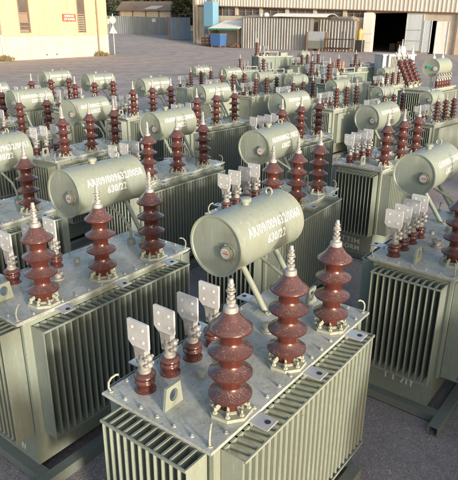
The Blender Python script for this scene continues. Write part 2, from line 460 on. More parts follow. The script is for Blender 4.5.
UNITS = 'power transformers lined up in the yard'
def transformer(x, y, yaw, s, label, text='AR/09/009632/0055', variant='full', hv='porc', lv_caps=None, stencil=None, far=False, conserv=True):
    """one unit at (x, y); yaw is the angle of its long axis away from +Y"""
    T = empty('transformer', (x, y, 0), PI/2-yaw, s)
    tag(T, label, 'transformer', UNITS)
    plain = variant == 'plain'
    if plain: link('tank', mesh_for('tankp'+str(conserv), m_tank_plain, M['paint'] if conserv else M['darkpaint']), T)
    else: link('tank', mesh_for('tank', m_tank), T)
    cv = link('cover', mesh_for('cover', m_cover), T)
    if not plain:
        if variant == 'full':
            for sy in (-1, 1):
                o = link('cooling_fins', mesh_for('finl', m_fins, 1.44, 27, .135), T)
                o.location = (0, sy*.329, 0); o.rotation_euler = (0,0,0 if sy < 0 else PI)
        else:
            for sy in (-1, 1):
                o = link('side_panel', mesh_for('sidep', m_sidepanel), T)
                o.rotation_euler = (0,0,0 if sy < 0 else PI)
        for sx in (-1, 1):
            o = link('cooling_fins', mesh_for('fins', m_fins, .572, 12, .145, .394, ZC-.082), T)
            o.location = (sx*.784, 0, 0); o.rotation_euler = (0,0,-PI/2 if sx < 0 else PI/2)
        for sy in (-1, 1):
            if variant == 'full':
                for tx in (-.51,.01,.53):
                    t = link('fixing_tab', mesh_for(('tab',tx,sy), m_tab, tx, sy), T)
                    if not far: link('tab_hole', mesh_for(('tabh',tx,sy), m_tabhole, tx, sy), t)
    for sx in (-1, 1): link('lifting_lug', mesh_for(('lug',sx), m_lug, sx), T)
    for sx in (-1, 1):
        for sy in (-1, 1): link('corner_hook', mesh_for(('hook',sx,sy), m_hook, sx, sy), T)
    for sy in (-1, 1): link('base_rail', mesh_for(('rail',sy), m_rail, sy), T)
    for cx in (-.80, 0, .80): link('cross_member', mesh_for(('cross',cx), m_cross, cx), T)
    if hv:
        for k in (-1,0,1):
            b = link('high_voltage_bushing', mesh_for('hv'+hv, m_hv, M[hv]) if variant == 'full' else mesh_for('hvs'+hv, m_hv, M['porc_mid'] if hv == 'porc' else M[hv], 5, .54, .102), T)
            b.location = (-.017+k*.529, -.246, ZC)
            link('clamp_flange', mesh_for('clamp', m_clamp), b); link('terminal_stud', mesh_for('term', m_term), b)
    for k in range(4):
        b = link('low_voltage_bushing', mesh_for('lv', m_lv), T); b.location = (-.685+k*.191, .212, ZC)
        link('stem_clamp', mesh_for('lvstem', m_lvstem), b); fl = link('terminal_flag', mesh_for('lvflag', m_lvflag), b)
        if not far: link('bright_hole_dot', mesh_for('lvh', m_holedots), b)
        if lv_caps:
            link('cap', mesh_for('cap'+lv_caps, m_flagcap, M[lv_caps]), b); sl = MB(); sl.cyl((0,.02,.0),(0,.02,.199),.05,n=10); link('sleeve', mesh_for('sleeve', lambda: sharp(sl.mesh('sleeve', M['yellowcap']))), b)
    link('tap_changer', mesh_for('knob', m_knob), T); link('inspection_cover', mesh_for('pocket', m_pocket), T)
    for a in ((-.42,.05,.03),(.04,.14,.025)): link('pocket_plug', mesh_for(('plug',)+a, m_plug, *a), T)
    if not conserv:
        b = link('high_voltage_bushing', mesh_for('hvsdark', m_hv, M['porc_dark'], 5, .54, .102), T); b.location = (-.80,-.12,ZC)
        link('terminal_stud', mesh_for('term', m_term), b)
        link('junction_box', mesh_for('jbox', m_jbox), T); link('lid_pipe', mesh_for('lpipe', m_lidpipe), T)
    if conserv:
        d = link('conservator', mesh_for('drum', m_drum), T)
        link('filler_cap', mesh_for('fcap', m_cap), d); link('lifting_eye', mesh_for('eye', m_eye), d)
        g = link('oil_level_gauge', mesh_for('gauge', m_gauge), d)
        dl = link('dial', mesh_for('dial', m_dial), d)
        if not far: link('pointer', mesh_for('needle', m_needle), d)
        if text:
            link('serial_number', mesh_for('txt'+text, drum_text, text, ''), d); link('rating_number', mesh_for('rating', drum_text, '', '630/22'), d)
        for xx in (.42,.82): link('support_strut', mesh_for(('strut',xx), m_strut, xx), T)
        link('oil_pipe', mesh_for('pipe', m_pipe), T)
    if stencil:
        for r in range(len(stencil.split('|'))): link('stencil', mesh_for(('st',stencil,r), m_stencil, stencil, r), T)
    return T
def m_jbox():
    m = MB(); m.chbox(.30,.58,-.22,-.02,ZC+.001,ZC+.13,.01); return m.mesh('junction_box', M['paint'])
def m_lidpipe():
    m = MB(); m.tube([(-.45,-.14,ZC),(-.45,-.14,ZC+.16),(.20,-.14,ZC+.16),(.20,-.14,ZC)],.022,8); return m.mesh('lid_pipe', M['alu'])
def m_sidepanel():
    m = MB(); m.box(-.70,.70,-.44,-.3255,.42,ZC-.12)
    m.box(-.715,.715,-.452,-.4405,ZC-.15,ZC-.11); m.box(-.715,.715,-.452,-.4405,.41,.45)
    return m.mesh('side_panel', M['fin'])
def m_flagcap(mat):
    m = MB(); m.cyl((0,.03,.20),(0,.03,.40),.042,n=10); return sharp(m.mesh('cap', mat))
def m_stencil(t, row):
    rows = t.split('|'); m = MB()
    for r, tx in enumerate(rows):
        if r != row: continue
        w = .075*len(tx) if len(tx) < 6 else .27
        def wr(x, y, r=r, w=w):
            z = STZ.get(t,.21)-.105*r+y
            yy = .05+w/2-x if STP.get(t) is None else STP[t]-x
            return Vector((-.7775+(.399-z)*.016, yy, z))
        me = text_mesh(tx, w, .075, M['white'], 'st', wr)
        m.add([v.co for v in me.vertices], [tuple(p.vertices) for p in me.polygons]); bpy.data.meshes.remove(me)
    return m.mesh('stencil', M['white'])
STZ = {'TTIM|BORM': .205, 'I T 7IY': .225, 'W': .14}
STP = {'TTIM|BORM': .20, 'I T 7IY': .125, 'W': -.05}

# ------------------------------------------------------------------ the yard of transformers
T_ = transformer
T_(.145, 2.907, .650, 1, 'nearest grey-green transformer in the foreground, whole cover in view, conservator number ending 0060', 'AR/09/009632/0060')
T_(-1.146, 4.063, .651, 1, 'transformer at the left of the foreground one, drum lettered with a number ending 0058', 'AR/09/009632/0058', stencil='W')
T_(1.98, 4.778, .667, 1, 'transformer at the right edge with its end wall and skid in shade on bare asphalt', 'AR/09/009632/0062', stencil='I T 7IY')
T_(.531, 5.983, .596, 1, 'transformer right behind the foreground one, bushings rising above its drum', 'AR/09/009632/0057')
T_(2.309, 8.225, .694, 1, 'transformer behind the right-edge one, two rows of stencil letters low on its end', 'AR/09/009632/0061', stencil='TTIM|BORM')
T_(-.867, 7.362, .643, 1, 'transformer right behind the one numbered 0058', 'AR/09/009632/0054')
T_(-2.55, 5.23, .63, 1, 'transformer cut off by the left edge, drum number ending 0051', 'AR/09/009632/0051')
T_(-2.318, 8.676, .565, 1, 'transformer behind the one cut off at the left edge, three bushings before its drum', 'AR/09/009632/0053')
T_(-3.80, 9.987, .735, 1, 'third-row transformer at far left, next to the half-seen drum at the edge', 'AR/09/009632/0050', far=True)
T_(-3.352, 13.72, .74, 1, 'transformer in the back left row, second drum from the left of that row', 'AR/09/009632/0047', far=True)
T_(-4.60, 14.42, .693, 1, 'leftmost transformer of the back left row, drum below the red sign of the yellow building', 'AR/09/009632/0046', far=True)
T_(-1.847, 12.62, .745, 1, 'back-row transformer standing alone between the back left pair and the small framed unit', 'AR/09/009632/0049', far=True)
T_(-.435, 11.26, .740, 1, 'middle-row transformer behind the gap between the two centre drums', 'AR/09/009632/0052', far=True)
T_(1.033, 9.747, .740, 1, 'transformer two rows behind the foreground one, straight behind it', 'AR/09/009632/0056', far=True)
T_(-5.05, 11.15, .73, 1, 'transformer mostly outside the left edge, only a drum end and one bushing showing', 'AR/09/009632/0048', far=True)
T_(-1.137, 19.93, .75, .90, 'small far transformer with plain framed end, drum below the blue gate', 'AR/09/009632/0042', variant='plain', far=True)
T_(-.062, 17.55, .746, .95, 'far transformer whose drum stands below the blue bin by the warehouse', 'AR/09/009632/0043', variant='side', far=True)
T_(.951, 17.58, .775, .90, 'far plain-walled transformer with framed end and small drum, right of the lone blue bin', None, variant='plain', hv='porc', far=True)
T_(1.907, 16.38, .734, .90, 'far transformer with half hidden drum just behind the middle right drum', None, variant='side', hv='porc', far=True)
T_(2.861, 14.97, .746, .90, 'mid-distance transformer with finned end and plain dark long side, right of centre', None, variant='side', far=True)
T_(3.893, 14.25, .773, .85, 'small transformer whose drum peeks out behind the big right-hand drum', None, variant='side', hv='porc', far=True)
T_(5.796, 21.35, .751, .85, 'small far transformer with a tiny drum in front of the white radiator unit', None, variant='side', far=True)
T_(4.786, 13.17, .753, .85, 'small transformer at the right with three bushings close together below the big slanting-bushing unit', None, variant='side', far=True)
T_(1.90, 23.3, .95, 1.04, 'far plain green tank without drum, pale flags in a row, left of its twin', None, variant='plain', hv=None, far=True, conserv=False)
T_(2.25, 31.5, 1.15, 1.25, 'farthest plain green tank, without drum, at the left of the back cluster', None, variant='plain', hv=None, far=True, conserv=False)
T_(3.86, 30.76, .73, .95, 'far transformer with the highest small drum, before the propped grey board', None, variant='side', hv='porc_dark', far=True)
T_(3.60, 22.2, .9, 1.04, 'far plain green tank without drum or bushings, right one of two twins', None, variant='plain', hv=None, far=True, conserv=False)
T_(5.0, 24.6, .9, 1.02, 'far tank whose four flags wear orange and yellow sleeves', None, variant='plain', hv=None, lv_caps='orange', far=True, conserv=False)
T_(3.65, 18.6, .88, 1.10, 'dark green plain tank without drum right behind the mid-distance finned unit', None, variant='plain', hv=None, far=True, conserv=False)
T_(6.35, 27.6, .9, 1.05, 'dark plain tank without drum left of the white radiator unit', None, variant='plain', hv=None, far=True, conserv=False)

# ---- the large unit with slanting bushings
def big_unit():
    T = empty('transformer', (5.75, 16.7, 0), PI/2-.73, 1.15)
    tag(T, 'large transformer with three dark bushings leaning left and a green drum sticker', 'transformer', UNITS)
    link('tank', mesh_for('tank', m_tank), T); link('cover', mesh_for('cover', m_cover), T)
    for sy in (-1,1):
        o = link('cooling_fins', mesh_for('finl', m_fins, 1.44, 27, .135), T); o.location = (0, sy*.329, 0); o.rotation_euler = (0,0,0 if sy < 0 else PI)
    for sx in (-1,1):
        o = link('cooling_fins', mesh_for('fins', m_fins, .572, 12, .145, .394, ZC-.082), T); o.location = (sx*.784,0,0); o.rotation_euler = (0,0,-PI/2 if sx < 0 else PI/2)
    for sy in (-1,1): link('base_rail', mesh_for(('rail',sy), m_rail, sy), T)
    me = m_hv(M['porc_dark'], 6, .66, .098)
    ang = Matrix.Rotation(math.radians(-25), 4, 'X') 
    for i, (px, py) in enumerate(((-.62,.24),(-.30,.26),(.02,.28))):
        b = link('high_voltage_bushing', me, T); b.location = (px, py, ZC+.05)
        d = Vector((-.42,.36,1)).normalized(); b.rotation_euler = Vector((0,0,1)).rotation_difference(d).to_euler()
        link('clamp_flange', mesh_for('clamp', m_clamp), b)
        t = link('terminal_stud', mesh_for('term', m_term), b); t.location = (0,0,.17)
        tu = MB(); tu.cyl((0,0,-.10),(0,0,.03),.075,n=16); link('turret', sharp(tu.mesh('turret', M['paint'])), b)
    for k in range(6):
        b = link('low_voltage_bushing', mesh_for('lv', m_lv), T); b.location = (-.10+k*.15,-.24,ZC); b.scale = (.9,.9,1.4)
        link('stem_clamp', mesh_for('lvstem', m_lvstem), b)
    m = MB(); L = .80; R = .215
    m.lathe([(0,-.004),(R*.93,0),(R+.006,-.006),(R+.006,.01),(R,.012),(R,L),(R*.9,L+.015),(0,L+.02)], 40, (-.06,-.02,ZC+.46), 'x')
    d = link('conservator', sharp(m.mesh('conservator', M['drum']), 40), T)
    s = MB(); s.box(-.075,-.067,-.02,.09,ZC+.44,ZC+.50); link('sticker', s.mesh('sticker', M['cyanlogo']), d)
    g = MB(); g.lathe([(.05,0),(.05,-.02),(0,-.022)], 18, (-.066,-.13,ZC+.44), 'x'); link('gauge', sharp(g.mesh('gauge', M['dial'])), d)
    for xx in (.05,.58):
        v = MB(); v.cyl((xx,-.02,ZC+.66),(xx,-.02,ZC+.84),.018,.008,n=8); v.cyl((xx,-.02,ZC+.66),(xx,-.02,ZC+.72),.035,n=10); link('vent_stub', sharp(v.mesh('vent_stub', M['white'])), d)
    for xx in (.08,.5):
        st = MB(); st.box(xx-.03,xx+.03,-.05,.01,ZC,ZC+.25); link('support_post', st.mesh('support_post', M['paint']), T)
    return T
big_unit()

# ---- white radiator unit
def white_unit():
    T = empty('transformer', (7.55, 27.0, 0), math.radians(8), 1.12); T.scale = (.88,1.12,1.12)
    tag(T, 'white boxy transformer with framed grey radiator and domed top in front of the dark doorway', 'transformer', UNITS)
    W = M['whitepaint']; M['radgrey'] = paint_mat('radiator_grey', (.25,.25,.24), .5, .25)
    m = MB(); m.box(-.85,.85,-.45,.45,.12,1.75); link('tank', m.mesh('tank', M['greypaint']), T)
    m = MB(); 
    for x in (-.60,.55): m.box(x,x+.08,-.58,-.46,.3,1.80)
    m.box(-.519,.549,-.57,-.46,1.72,1.80); m.box(-.519,.549,-.57,-.46,.3,.38); link('radiator_frame', m.mesh('radiator_frame', W), T)
    m = MB(); m.box(-.518,.548,-.47,-.4515,.385,1.715)
    for i in range(14): x = -.50+i*.078; m.box(x, x+.045, -.56,-.452,.385,1.715)
    link('radiator', m.mesh('radiator', M['radgrey']), T)
    m = MB(); m.chbox(-.9,.9,-.5,.5,1.751,1.80,.01); link('cover', m.mesh('cover', W), T)
    m = MB(); m.lathe([(.20,0),(.20,.16),(.17,.24),(.10,.29),(0,.31)], 24, (.42,.1,1.80)); m.cyl((.42,.1,2.1),(.42,.1,2.36),.04,.02,n=10); link('dome', sharp(m.mesh('dome', W), 40), T)
    for xx in (.1, 1.0-.15):
        m = MB(); m.cyl((xx,-.2,1.8),(xx,-.2,2.0),.09,.05,n=12); m.cyl((xx,-.2,2.0),(xx,-.2,2.15),.02,n=8); link('bushing', sharp(m.mesh('bushing', W), 40), T)
M['whitepaint'] = paint_mat('white_paint', (.60,.59,.56), .5, .25)
M['greypaint'] = paint_mat('pale_grey_paint', (.40,.43,.45), .5, .25)
white_unit()
# unseen units added beyond the frame to throw their shade into it
for i, (x, y) in enumerate(((-.2,-.1),(2.95,1.5),(3.3,3.9),(4.8,5.9),(7.2,9.2))):
    T_(x, y, .655, 1, ['unseen transformer right under the photographer','unseen transformer added for shade just outside the lower right corner','unseen transformer added for shade just outside the right edge','second unseen transformer added for shade outside the right edge','third unseen transformer added for shade outside the right edge'][i], None, far=True)

# ------------------------------------------------------------------ ground
T_(1.0, 26.8, .95, .95, 'dark plain tank without drum, half hidden behind the framed-end units left of the twins', None, variant='plain', hv=None, far=True, conserv=False)
T_(4.9, 29.6, .9, 1.0, 'far dark tank without drum behind the one with orange sleeves', None, variant='plain', hv=None, far=True, conserv=False)
def gz(y):
    t = max(0., y-93.2); return .05*t if t < 40 else 2.0
def ground():
    m = MB(); xs = [-400,-120,-60,-30,-15,0,15,30,60,120,400]
    ys = [-60,-10,0,10,20,30,40,60,80,93.2,96,100,105,110,120,133.2,150,200,600]
    for y in ys:
        for x in xs: m.v.append((x,y,gz(y)))
    n = len(xs)
    for j in range(len(ys)-1):
        for i in range(n-1): m.f.append((j*n+i,j*n+i+1,(j+1)*n+i+1,(j+1)*n+i)); m.sm.append(True)
    mt, nt, b = newmat('asphalt_ground'); co = coords(nt)
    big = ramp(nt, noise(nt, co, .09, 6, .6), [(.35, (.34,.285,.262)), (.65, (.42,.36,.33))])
    # base colour blends from a darker near tone to a paler far tone
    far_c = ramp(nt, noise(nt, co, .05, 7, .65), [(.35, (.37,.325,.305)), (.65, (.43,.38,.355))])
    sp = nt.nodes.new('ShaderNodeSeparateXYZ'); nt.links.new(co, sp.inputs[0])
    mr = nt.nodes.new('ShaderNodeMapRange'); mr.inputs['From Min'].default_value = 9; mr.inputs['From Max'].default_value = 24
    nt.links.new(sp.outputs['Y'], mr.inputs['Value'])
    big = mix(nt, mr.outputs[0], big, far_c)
    mid = ramp(nt, noise(nt, co, 1.1, 5, .6), [(.35, .78), (.68, 1.12)])
    c = mix(nt, 1., big, mid, 'MULTIPLY')
    v = nt.nodes.new('ShaderNodeTexVoronoi'); v.inputs['Scale'].default_value = 85; nt.links.new(co, v.inputs['Vector'])
    gcol = ramp(nt, v.outputs['Color'], [(.0, .55), (.5, .95), (.85, 1.25), (1., 2.2)])
    c = mix(nt, .8, c, mix(nt, 1., c, gcol, 'MULTIPLY'))
    st = ramp(nt, noise(nt, co, .45, 5, .7), [(.55, 0.), (.72, .35)])
    c = mix(nt, st, c, (.10,.085,.08))
    oil = ramp(nt, noise(nt, co, 1.7, 2, .5), [(.70, 0.), (.76, .6)]); c = mix(nt, oil, c, (.06,.05,.048))
    mp = nt.nodes.new('ShaderNodeMapping'); mp.inputs['Location'].default_value = (30,-70,0); nt.links.new(co, mp.inputs['Vector'])
    wv = nt.nodes.new('ShaderNodeTexWave'); wv.wave_type = 'RINGS'; wv.rings_direction = 'Z'; wv.inputs['Scale'].default_value = .09; wv.inputs['Distortion'].default_value = 5.; wv.inputs['Detail'].default_value = 4; wv.inputs['Detail Scale'].default_value = .25
    nt.links.new(mp.outputs[0], wv.inputs['Vector'])
    ty = ramp(nt, wv.outputs['Fac'], [(.82, 0.), (.95, .17)]); c = mix(nt, ty, c, (.13,.11,.10))
    lt = ramp(nt, noise(nt, co, .22, 7, .75), [(.50, 0.), (.66, .35)]); c = mix(nt, lt, c, (.46,.41,.37))
    nt.links.new(c, b.inputs['Base Color']); b.inputs['Roughness'].default_value = .92
    b.inputs['Specular IOR Level'].default_value = .25
    h = mix(nt, .5, v.outputs['Distance'], noise(nt, co, 130, 4))
    bump(nt, b, h, .55, .01)
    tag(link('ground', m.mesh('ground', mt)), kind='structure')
ground()
# loose grit on the near ground
def grit():
    m = MB(); r = random.Random(3)
    for i in range(900):
        x = r.uniform(-3.5, 6); y = r.uniform(2.0, 9); s = r.uniform(.003,.009)*(1.6 if r.random() < .05 else 1)
        a = r.uniform(0, PI); ca, sa = math.cos(a)*s, math.sin(a)*s
        m.add([(x+ca,y+sa,0),(x-sa,y+ca,0),(x-ca,y-sa,0),(x+sa,y-ca,0),(x,y,s*.9)], [(0,1,4),(1,2,4),(2,3,4),(3,0,4)])
    mt = paint_mat('grit', (.24,.21,.19), .9, .3)
    tag(link('loose_grit', m.mesh('loose_grit', mt)), 'small loose stones scattered over the near asphalt', 'gravel', kind='stuff')
grit()

# ------------------------------------------------------------------ buildings
def corr(L, z0, z1, pitch, amp, slope=0., z0b=None, z1b=None):
    """corrugated sheet along x (0..L), thickness towards +y, trapezoid ribs towards -y"""
    m = MB(); pts = []; n = int(L/pitch)
    for i in range(n):
        a = i*pitch
        pts += [(a,0),(a+pitch*.55,0),(a+pitch*.65,-amp),(a+pitch*.90,-amp)]
    pts.append((L,0))
    z0b = z0 if z0b is None else z0b; z1b = z1 if z1b is None else z1b
    k = len(pts); vs = []
    for zz0, zz1, off in ((z0,z0b,0),(z1,z1b,0),(z0,z0b,.03),(z1,z1b,.03)):
        for x, y in pts: t = x/L; vs.append((x, y+off, zz0+(zz1-zz0)*t))
    fs = []
    for i in range(k-1):
        fs += [(i,i+1,k+i+1,k+i), (2*k+i+1,2*k+i,3*k+i,3*k+i+1), (k+i,k+i+1,3*k+i+1,3*k+i), (i+1,i,2*k+i,2*k+i+1)]
    fs += [(0,k,3*k,2*k),(k-1,3*k-1,4*k-1,2*k-1)]
    m.add(vs, fs); return m
def wall_mat(name, c1, c2, scale=1.2, streak=True, rough=.85, bmp=.15):
    m, nt, b = newmat(name); co = coords(nt)
    mp = nt.nodes.new('ShaderNodeMapping'); mp.inputs['Scale'].default_value = (1,1,.18) if streak else (1,1,1)
    nt.links.new(co, mp.inputs['Vector'])
    c = mix(nt, ramp(nt, noise(nt, mp.outputs[0], scale, 7, .65), [(.38, 0.), (.70, 1.)]), c1, c2)
    g = ramp(nt, noise(nt, co, 6, 4), [(.3, .88), (.7, 1.08)])
    c = mix(nt, 1., c, g, 'MULTIPLY')
    mp3 = nt.nodes.new('ShaderNodeMapping'); mp3.inputs['Scale'].default_value = (1.6,1.6,.12); nt.links.new(co, mp3.inputs['Vector'])
    drip = ramp(nt, noise(nt, mp3.outputs[0], 1.1, 5, .7), [(.53, 0.), (.70, .38)])
    c = mix(nt, drip, c, tuple(v*.55 for v in c2))
    nt.links.new(c, b.inputs['Base Color']); b.inputs['Roughness'].default_value = rough
    bump(nt, b, noise(nt, co, 9, 5), bmp, .02)
    return m
M['yclad'] = wall_mat('yellow_cladding_paint', (.54,.43,.29), (.46,.365,.25), 1.0, True, .6)
M['creamwall'] = wall_mat('cream_plaster', (.57,.52,.42), (.48,.42,.33), .9, False)
M['wclad'] = wall_mat('pale_cladding_paint', (.68,.63,.53), (.56,.51,.43), .8, True, .6)
M['blockwall'] = wall_mat('weathered_block_wall', (.56,.49,.40), (.42,.36,.29), .7, False)
M['glass'] = paint_mat('dusty_dark_glass', (.10,.09,.085), .25, .4, (.2,.18,.15), 1.5)
M['louver'] = paint_mat('brown_louvre', (.26,.19,.15), .6, .3)
M['zinc'] = wall_mat('weathered_zinc_sheet', (.34,.34,.33), (.22,.20,.18), 1.6, True, .5)
M['bluefence'] = wall_mat('blue_grey_sheet', (.20,.225,.235), (.15,.165,.17), .6, True, .55)
M['bluegate'] = wall_mat('faded_blue_sheet', (.10,.17,.27), (.12,.145,.16), .8, True, .55)
M['rust'] = paint_mat('rusty_steel', (.20,.10,.06), .8, .4)
M['wood'] = paint_mat('brown_wood', (.26,.15,.08), .8, .3)
M['blue'] = paint_mat('blue_plastic', (.04,.12,.33), .45, .2)
M['skyblue'] = paint_mat('sky_blue_tank', (.14,.32,.47), .5, .25, (.3,.32,.3))
M['innershade'] = paint_mat('shade_dark_inner_wall', (.045,.04,.036), .9, .2)  # near-black wall colour stands in for the unlit depth behind the doorway
M['dark'] = paint_mat('dark_interior', (.012,.011,.010), .9, 0)
M['roof'] = wall_mat('old_roof_sheet', (.28,.21,.16), (.18,.14,.11), .5, False)
M['awning'] = paint_mat('pale_awning_sheet', (.78,.80,.77), .6, .2)
M['doorgrey'] = wall_mat('grey_blue_door_paint', (.58,.62,.64), (.48,.52,.54), .8, True, .55)
M['doorwhite'] = wall_mat('white_door_paint', (.86,.84,.78), (.80,.77,.68), .8, True, .55)
M['signred'] = paint_mat('red_sign', (.62,.10,.06), .5, .2, (.5,.3,.2))
M['leaf'] = None

def frame_empty(name, A, B, z=0):
    d = Vector((B[0]-A[0], B[1]-A[1])); a = math.atan2(d.y, d.x)
    return empty(name, (A[0],A[1],z), a), d.length

# left building: local x along its front, -y towards the yard
LB, LL = frame_empty('yellow_building', (-21.22,53.98), (-13.57,66.11))
tag(LB, 'yellow ribbed building with a cream plinth and two tall dark windows at upper left', 'building')
Q0 = -16.
m = MB(); m.box(Q0, LL, 0, 12, -.3, 2.12); m.chbox(Q0-.05, LL+.06, -.07, 12.05, 2.121, 2.19, .03)
link('plinth_wall', m.mesh('plinth_wall', M['creamwall']), LB)
segs = [(Q0,2.60),(3.90,9.97),(11.08,LL)]
for a, b_ in segs:
    o = link('cladding', corr(b_-a, 2.2, 9.0, .62, .12).mesh('cladding', M['yclad']), LB); o.location = (a, 0, 0)
for a, b_ in ((2.60,3.90),(9.97,11.08)):
    o = link('cladding', corr(b_-a, 2.2, 2.42, .62, .03).mesh('cladding', M['yclad']), LB); o.location = (a,.01,0)
    o = link('cladding', corr(b_-a, 7.0, 9.0, .62, .03).mesh('cladding', M['yclad']), LB); o.location = (a,.01,0)
m = MB(); m.box(Q0, LL-.01, .62, 12, 2.2, 8.99); link('core_wall', m.mesh('core_wall', M['creamwall']), LB)
m = MB(); m.box(LL-.03, LL+.02, .031, 12, 2.2, 9.0); link('end_wall', m.mesh('end_wall', M['yclad']), LB)
m = MB(); m.box(Q0-.2, LL+.3, -.4, 12.2, 9.01, 9.3); link('roof', m.mesh('roof', M['roof']), LB)
for i, (a, b_) in enumerate(((2.60,3.90),(9.97,11.08))):
    m = MB(); m.box(a+.02, b_-.02, .30, .34, 2.45, 6.98); w = link('window', m.mesh('window', M['glass']), LB)
    m = MB()
    for x in (a+.005, b_-.085): m.box(x, x+.08, -.05, .29, 2.43, 6.99)
    m.box(a+.086, b_-.086, -.05, .29, 2.43, 2.51); m.box(a+.086, b_-.086, .10, .29, 4.15, 4.25)
    if i == 0: m.box(a+.086, b_-.086, .12, .29, 3.30, 3.38)
    link('window_frame', m.mesh('window_frame', M['louver']), w)
    m = MB()
    if i == 1:
        for k in range(9): z = 2.6+k*.17; m.hexa([(a+.09,.05,z),(b_-.09,.05,z),(b_-.09,.2,z+.06),(a+.09,.2,z+.06),(a+.09,.05,z+.02),(b_-.09,.05,z+.02),(b_-.09,.2,z+.08),(a+.09,.2,z+.08)])
        link('louvre', m.mesh('louvre', M['creamwall']), w)
    else:
        m.box(a+.09, b_-.09, .2, .28, 2.52, 2.72); m.box(a+.09, b_-.09, .2, .28, 3.39, 4.14)
        m.box(a+.09, b_-.09, .2, .28, 2.98, 3.05); link('louvre', m.mesh('louvre', M['louver']), w)
# rain pipes
for x, zb, mat in ((.35,2.3,'louver'),(12.68,.05,'louver')):
    m = MB(); m.cyl((x,-.16,zb),(x,-.16,9.0),.075,n=12)
    for z in (2.6,4.4,6.2): m.box(x-.1,x+.1,-.2,-.02,z,z+.05)
    link('rain_pipe', sharp(m.mesh('rain_pipe', M[mat])), LB)
m = MB(); m.cyl((.45,-.16,.3),(.37,-.16,2.29),.085,n=12); link('rain_pipe', sharp(m.mesh('rain_pipe', M['white'])), LB)
for x in (5.51,6.8):
    m = MB(); m.cyl((x,-.012,.38),(x,.05,.38),.08,n=14); link('drain_hole', m.mesh('drain_hole', M['hole']), LB)
# red sign
def put_text(parent, txt, x, z, w, h, y, mat, name='lettering'):
    me = text_mesh(txt, w, h, mat, name, lambda a, b_: Vector((x+a, y, z+b_))); return link(name, me, parent)
SG = empty('wall_sign', (LB.matrix_world @ Vector((0,0,0))), LB.rotation_euler.z); SG.location = LB.location
dx = Vector((math.cos(LB.rotation_euler.z), math.sin(LB.rotation_euler.z)))
SG.location = (LB.location.x+dx.x*7.88, LB.location.y+dx.y*7.88, 3.52)
tag(SG, 'small red sign with two rows of white letters between the windows of the yellow building', 'sign')
m = MB(); m.box(0,1.72,-.185,-.125,0,.70); link('board', m.mesh('board', M['signred']), SG)
put_text(SG, 'DEFENSE', .20, .40, 1.25, .20, -.189, M['white']); put_text(SG, 'DE FUMER', .14, .10, 1.44, .20, -.189, M['white'])

# weeds by the pipes
def leaf_mat(name, c1, c2):
    m, nt, b = newmat(name); co = coords(nt)
    c = mix(nt, ramp(nt, noise(nt, co, 1.3, 5), [(.35,0.),(.65,1.)]), c1, c2)
    nt.links.new(c, b.inputs['Base Color']); b.inputs['Roughness'].default_value = .65
    return m
M['leaf1'] = leaf_mat('dark_foliage', (.045,.055,.022), (.10,.105,.045))
M['leaf2'] = leaf_mat('olive_foliage', (.07,.072,.03), (.15,.135,.06))
M['dry'] = leaf_mat('dry_weed', (.14,.12,.06), (.20,.16,.08))
M['bark'] = wall_mat('bark', (.10,.075,.055), (.06,.045,.035), 2., True)
def leaves(n, pts, size, seed):
    m = MB(); r = random.Random(seed)
    for (c, rad) in pts:
        for i in range(n):
            d = Vector((r.gauss(0,1), r.gauss(0,1), r.gauss(0,1))).normalized()*rad*(r.random()**.45)
            d.z *= .75
            p = Vector(c)+d; a = Vector((r.uniform(-1,1),r.uniform(-1,1),r.uniform(-.6,.6))).normalized(); b_ = a.cross(Vector((r.uniform(-1,1),r.uniform(-1,1),r.uniform(-1,1)))).normalized()
            s = size*r.uniform(.5,1.3)
            m.add([p-a*s, p-b_*s*.6, p+a*s, p+b_*s*.6], [(0,1,2,3)])
    return m
def weed(A, label):
    m = MB(); r = random.Random(int(A[0]*10))
    for i in range(160):
        a = r.uniform(0,2*PI); q = r.uniform(0,.7); h = r.uniform(.15,.7)*(1-q*.6)
        x, y = A[0]+q*math.cos(a)*1.3, A[1]+q*math.sin(a)*.5; l = r.uniform(-.2,.2)
        m.add([(x-.03,y,0),(x+.03,y,0),(x+l+.02,y+l,h),(x+l-.02,y+l,h)], [(0,1,2,3)])
        m.add([(x+l*.5,y+l*.5,h*.5),(x+l*.5+.12,y+l*.5,h*.6),(x+l*.5+.16,y,h*.75),(x+l*.5+.04,y,h*.7)], [(0,1,2,3)])
    tag(link('weed_clump', m.mesh('weed_clump', M['dry'])), label, 'weeds')
weed((-20.75,54.0), 'dry brown weeds at the foot of the white rain pipe')
weed((-14.1,64.2), 'small patch of dry weeds by the second rain pipe near the building corner')

# road signs on a pole beside the building corner
P = empty('road_sign', (-13.4,68.3,0)); tag(P, 'pole with round and triangular sign backs at the corner of the yellow building', 'sign')
m = MB(); m.cyl((0,0,0),(0,0,4.4),.06,n=10); link('pole', sharp(m.mesh('pole', M['greypaint'])), P)
m = MB(); m.cyl((0,-.09,3.72),(0,-.06,3.72),.38,n=24); link('round_sign', m.mesh('round_sign', M['galv']), P)
m = MB(); m.add([(-.46,-.09,2.30),(.46,-.09,2.30),(0,-.09,3.2),(-.46,-.06,2.30),(.46,-.06,2.30),(0,-.06,3.2)], [(0,1,2),(5,4,3),(0,3,4,1),(1,4,5,2),(2,5,3,0)]); link('triangular_sign', m.mesh('triangular_sign', M['whitepaint']), P)
m = MB(); m.box(-.75,-.38,-.085,-.06,3.3,3.85); link('square_plate', m.mesh('square_plate', M['galv']), P)

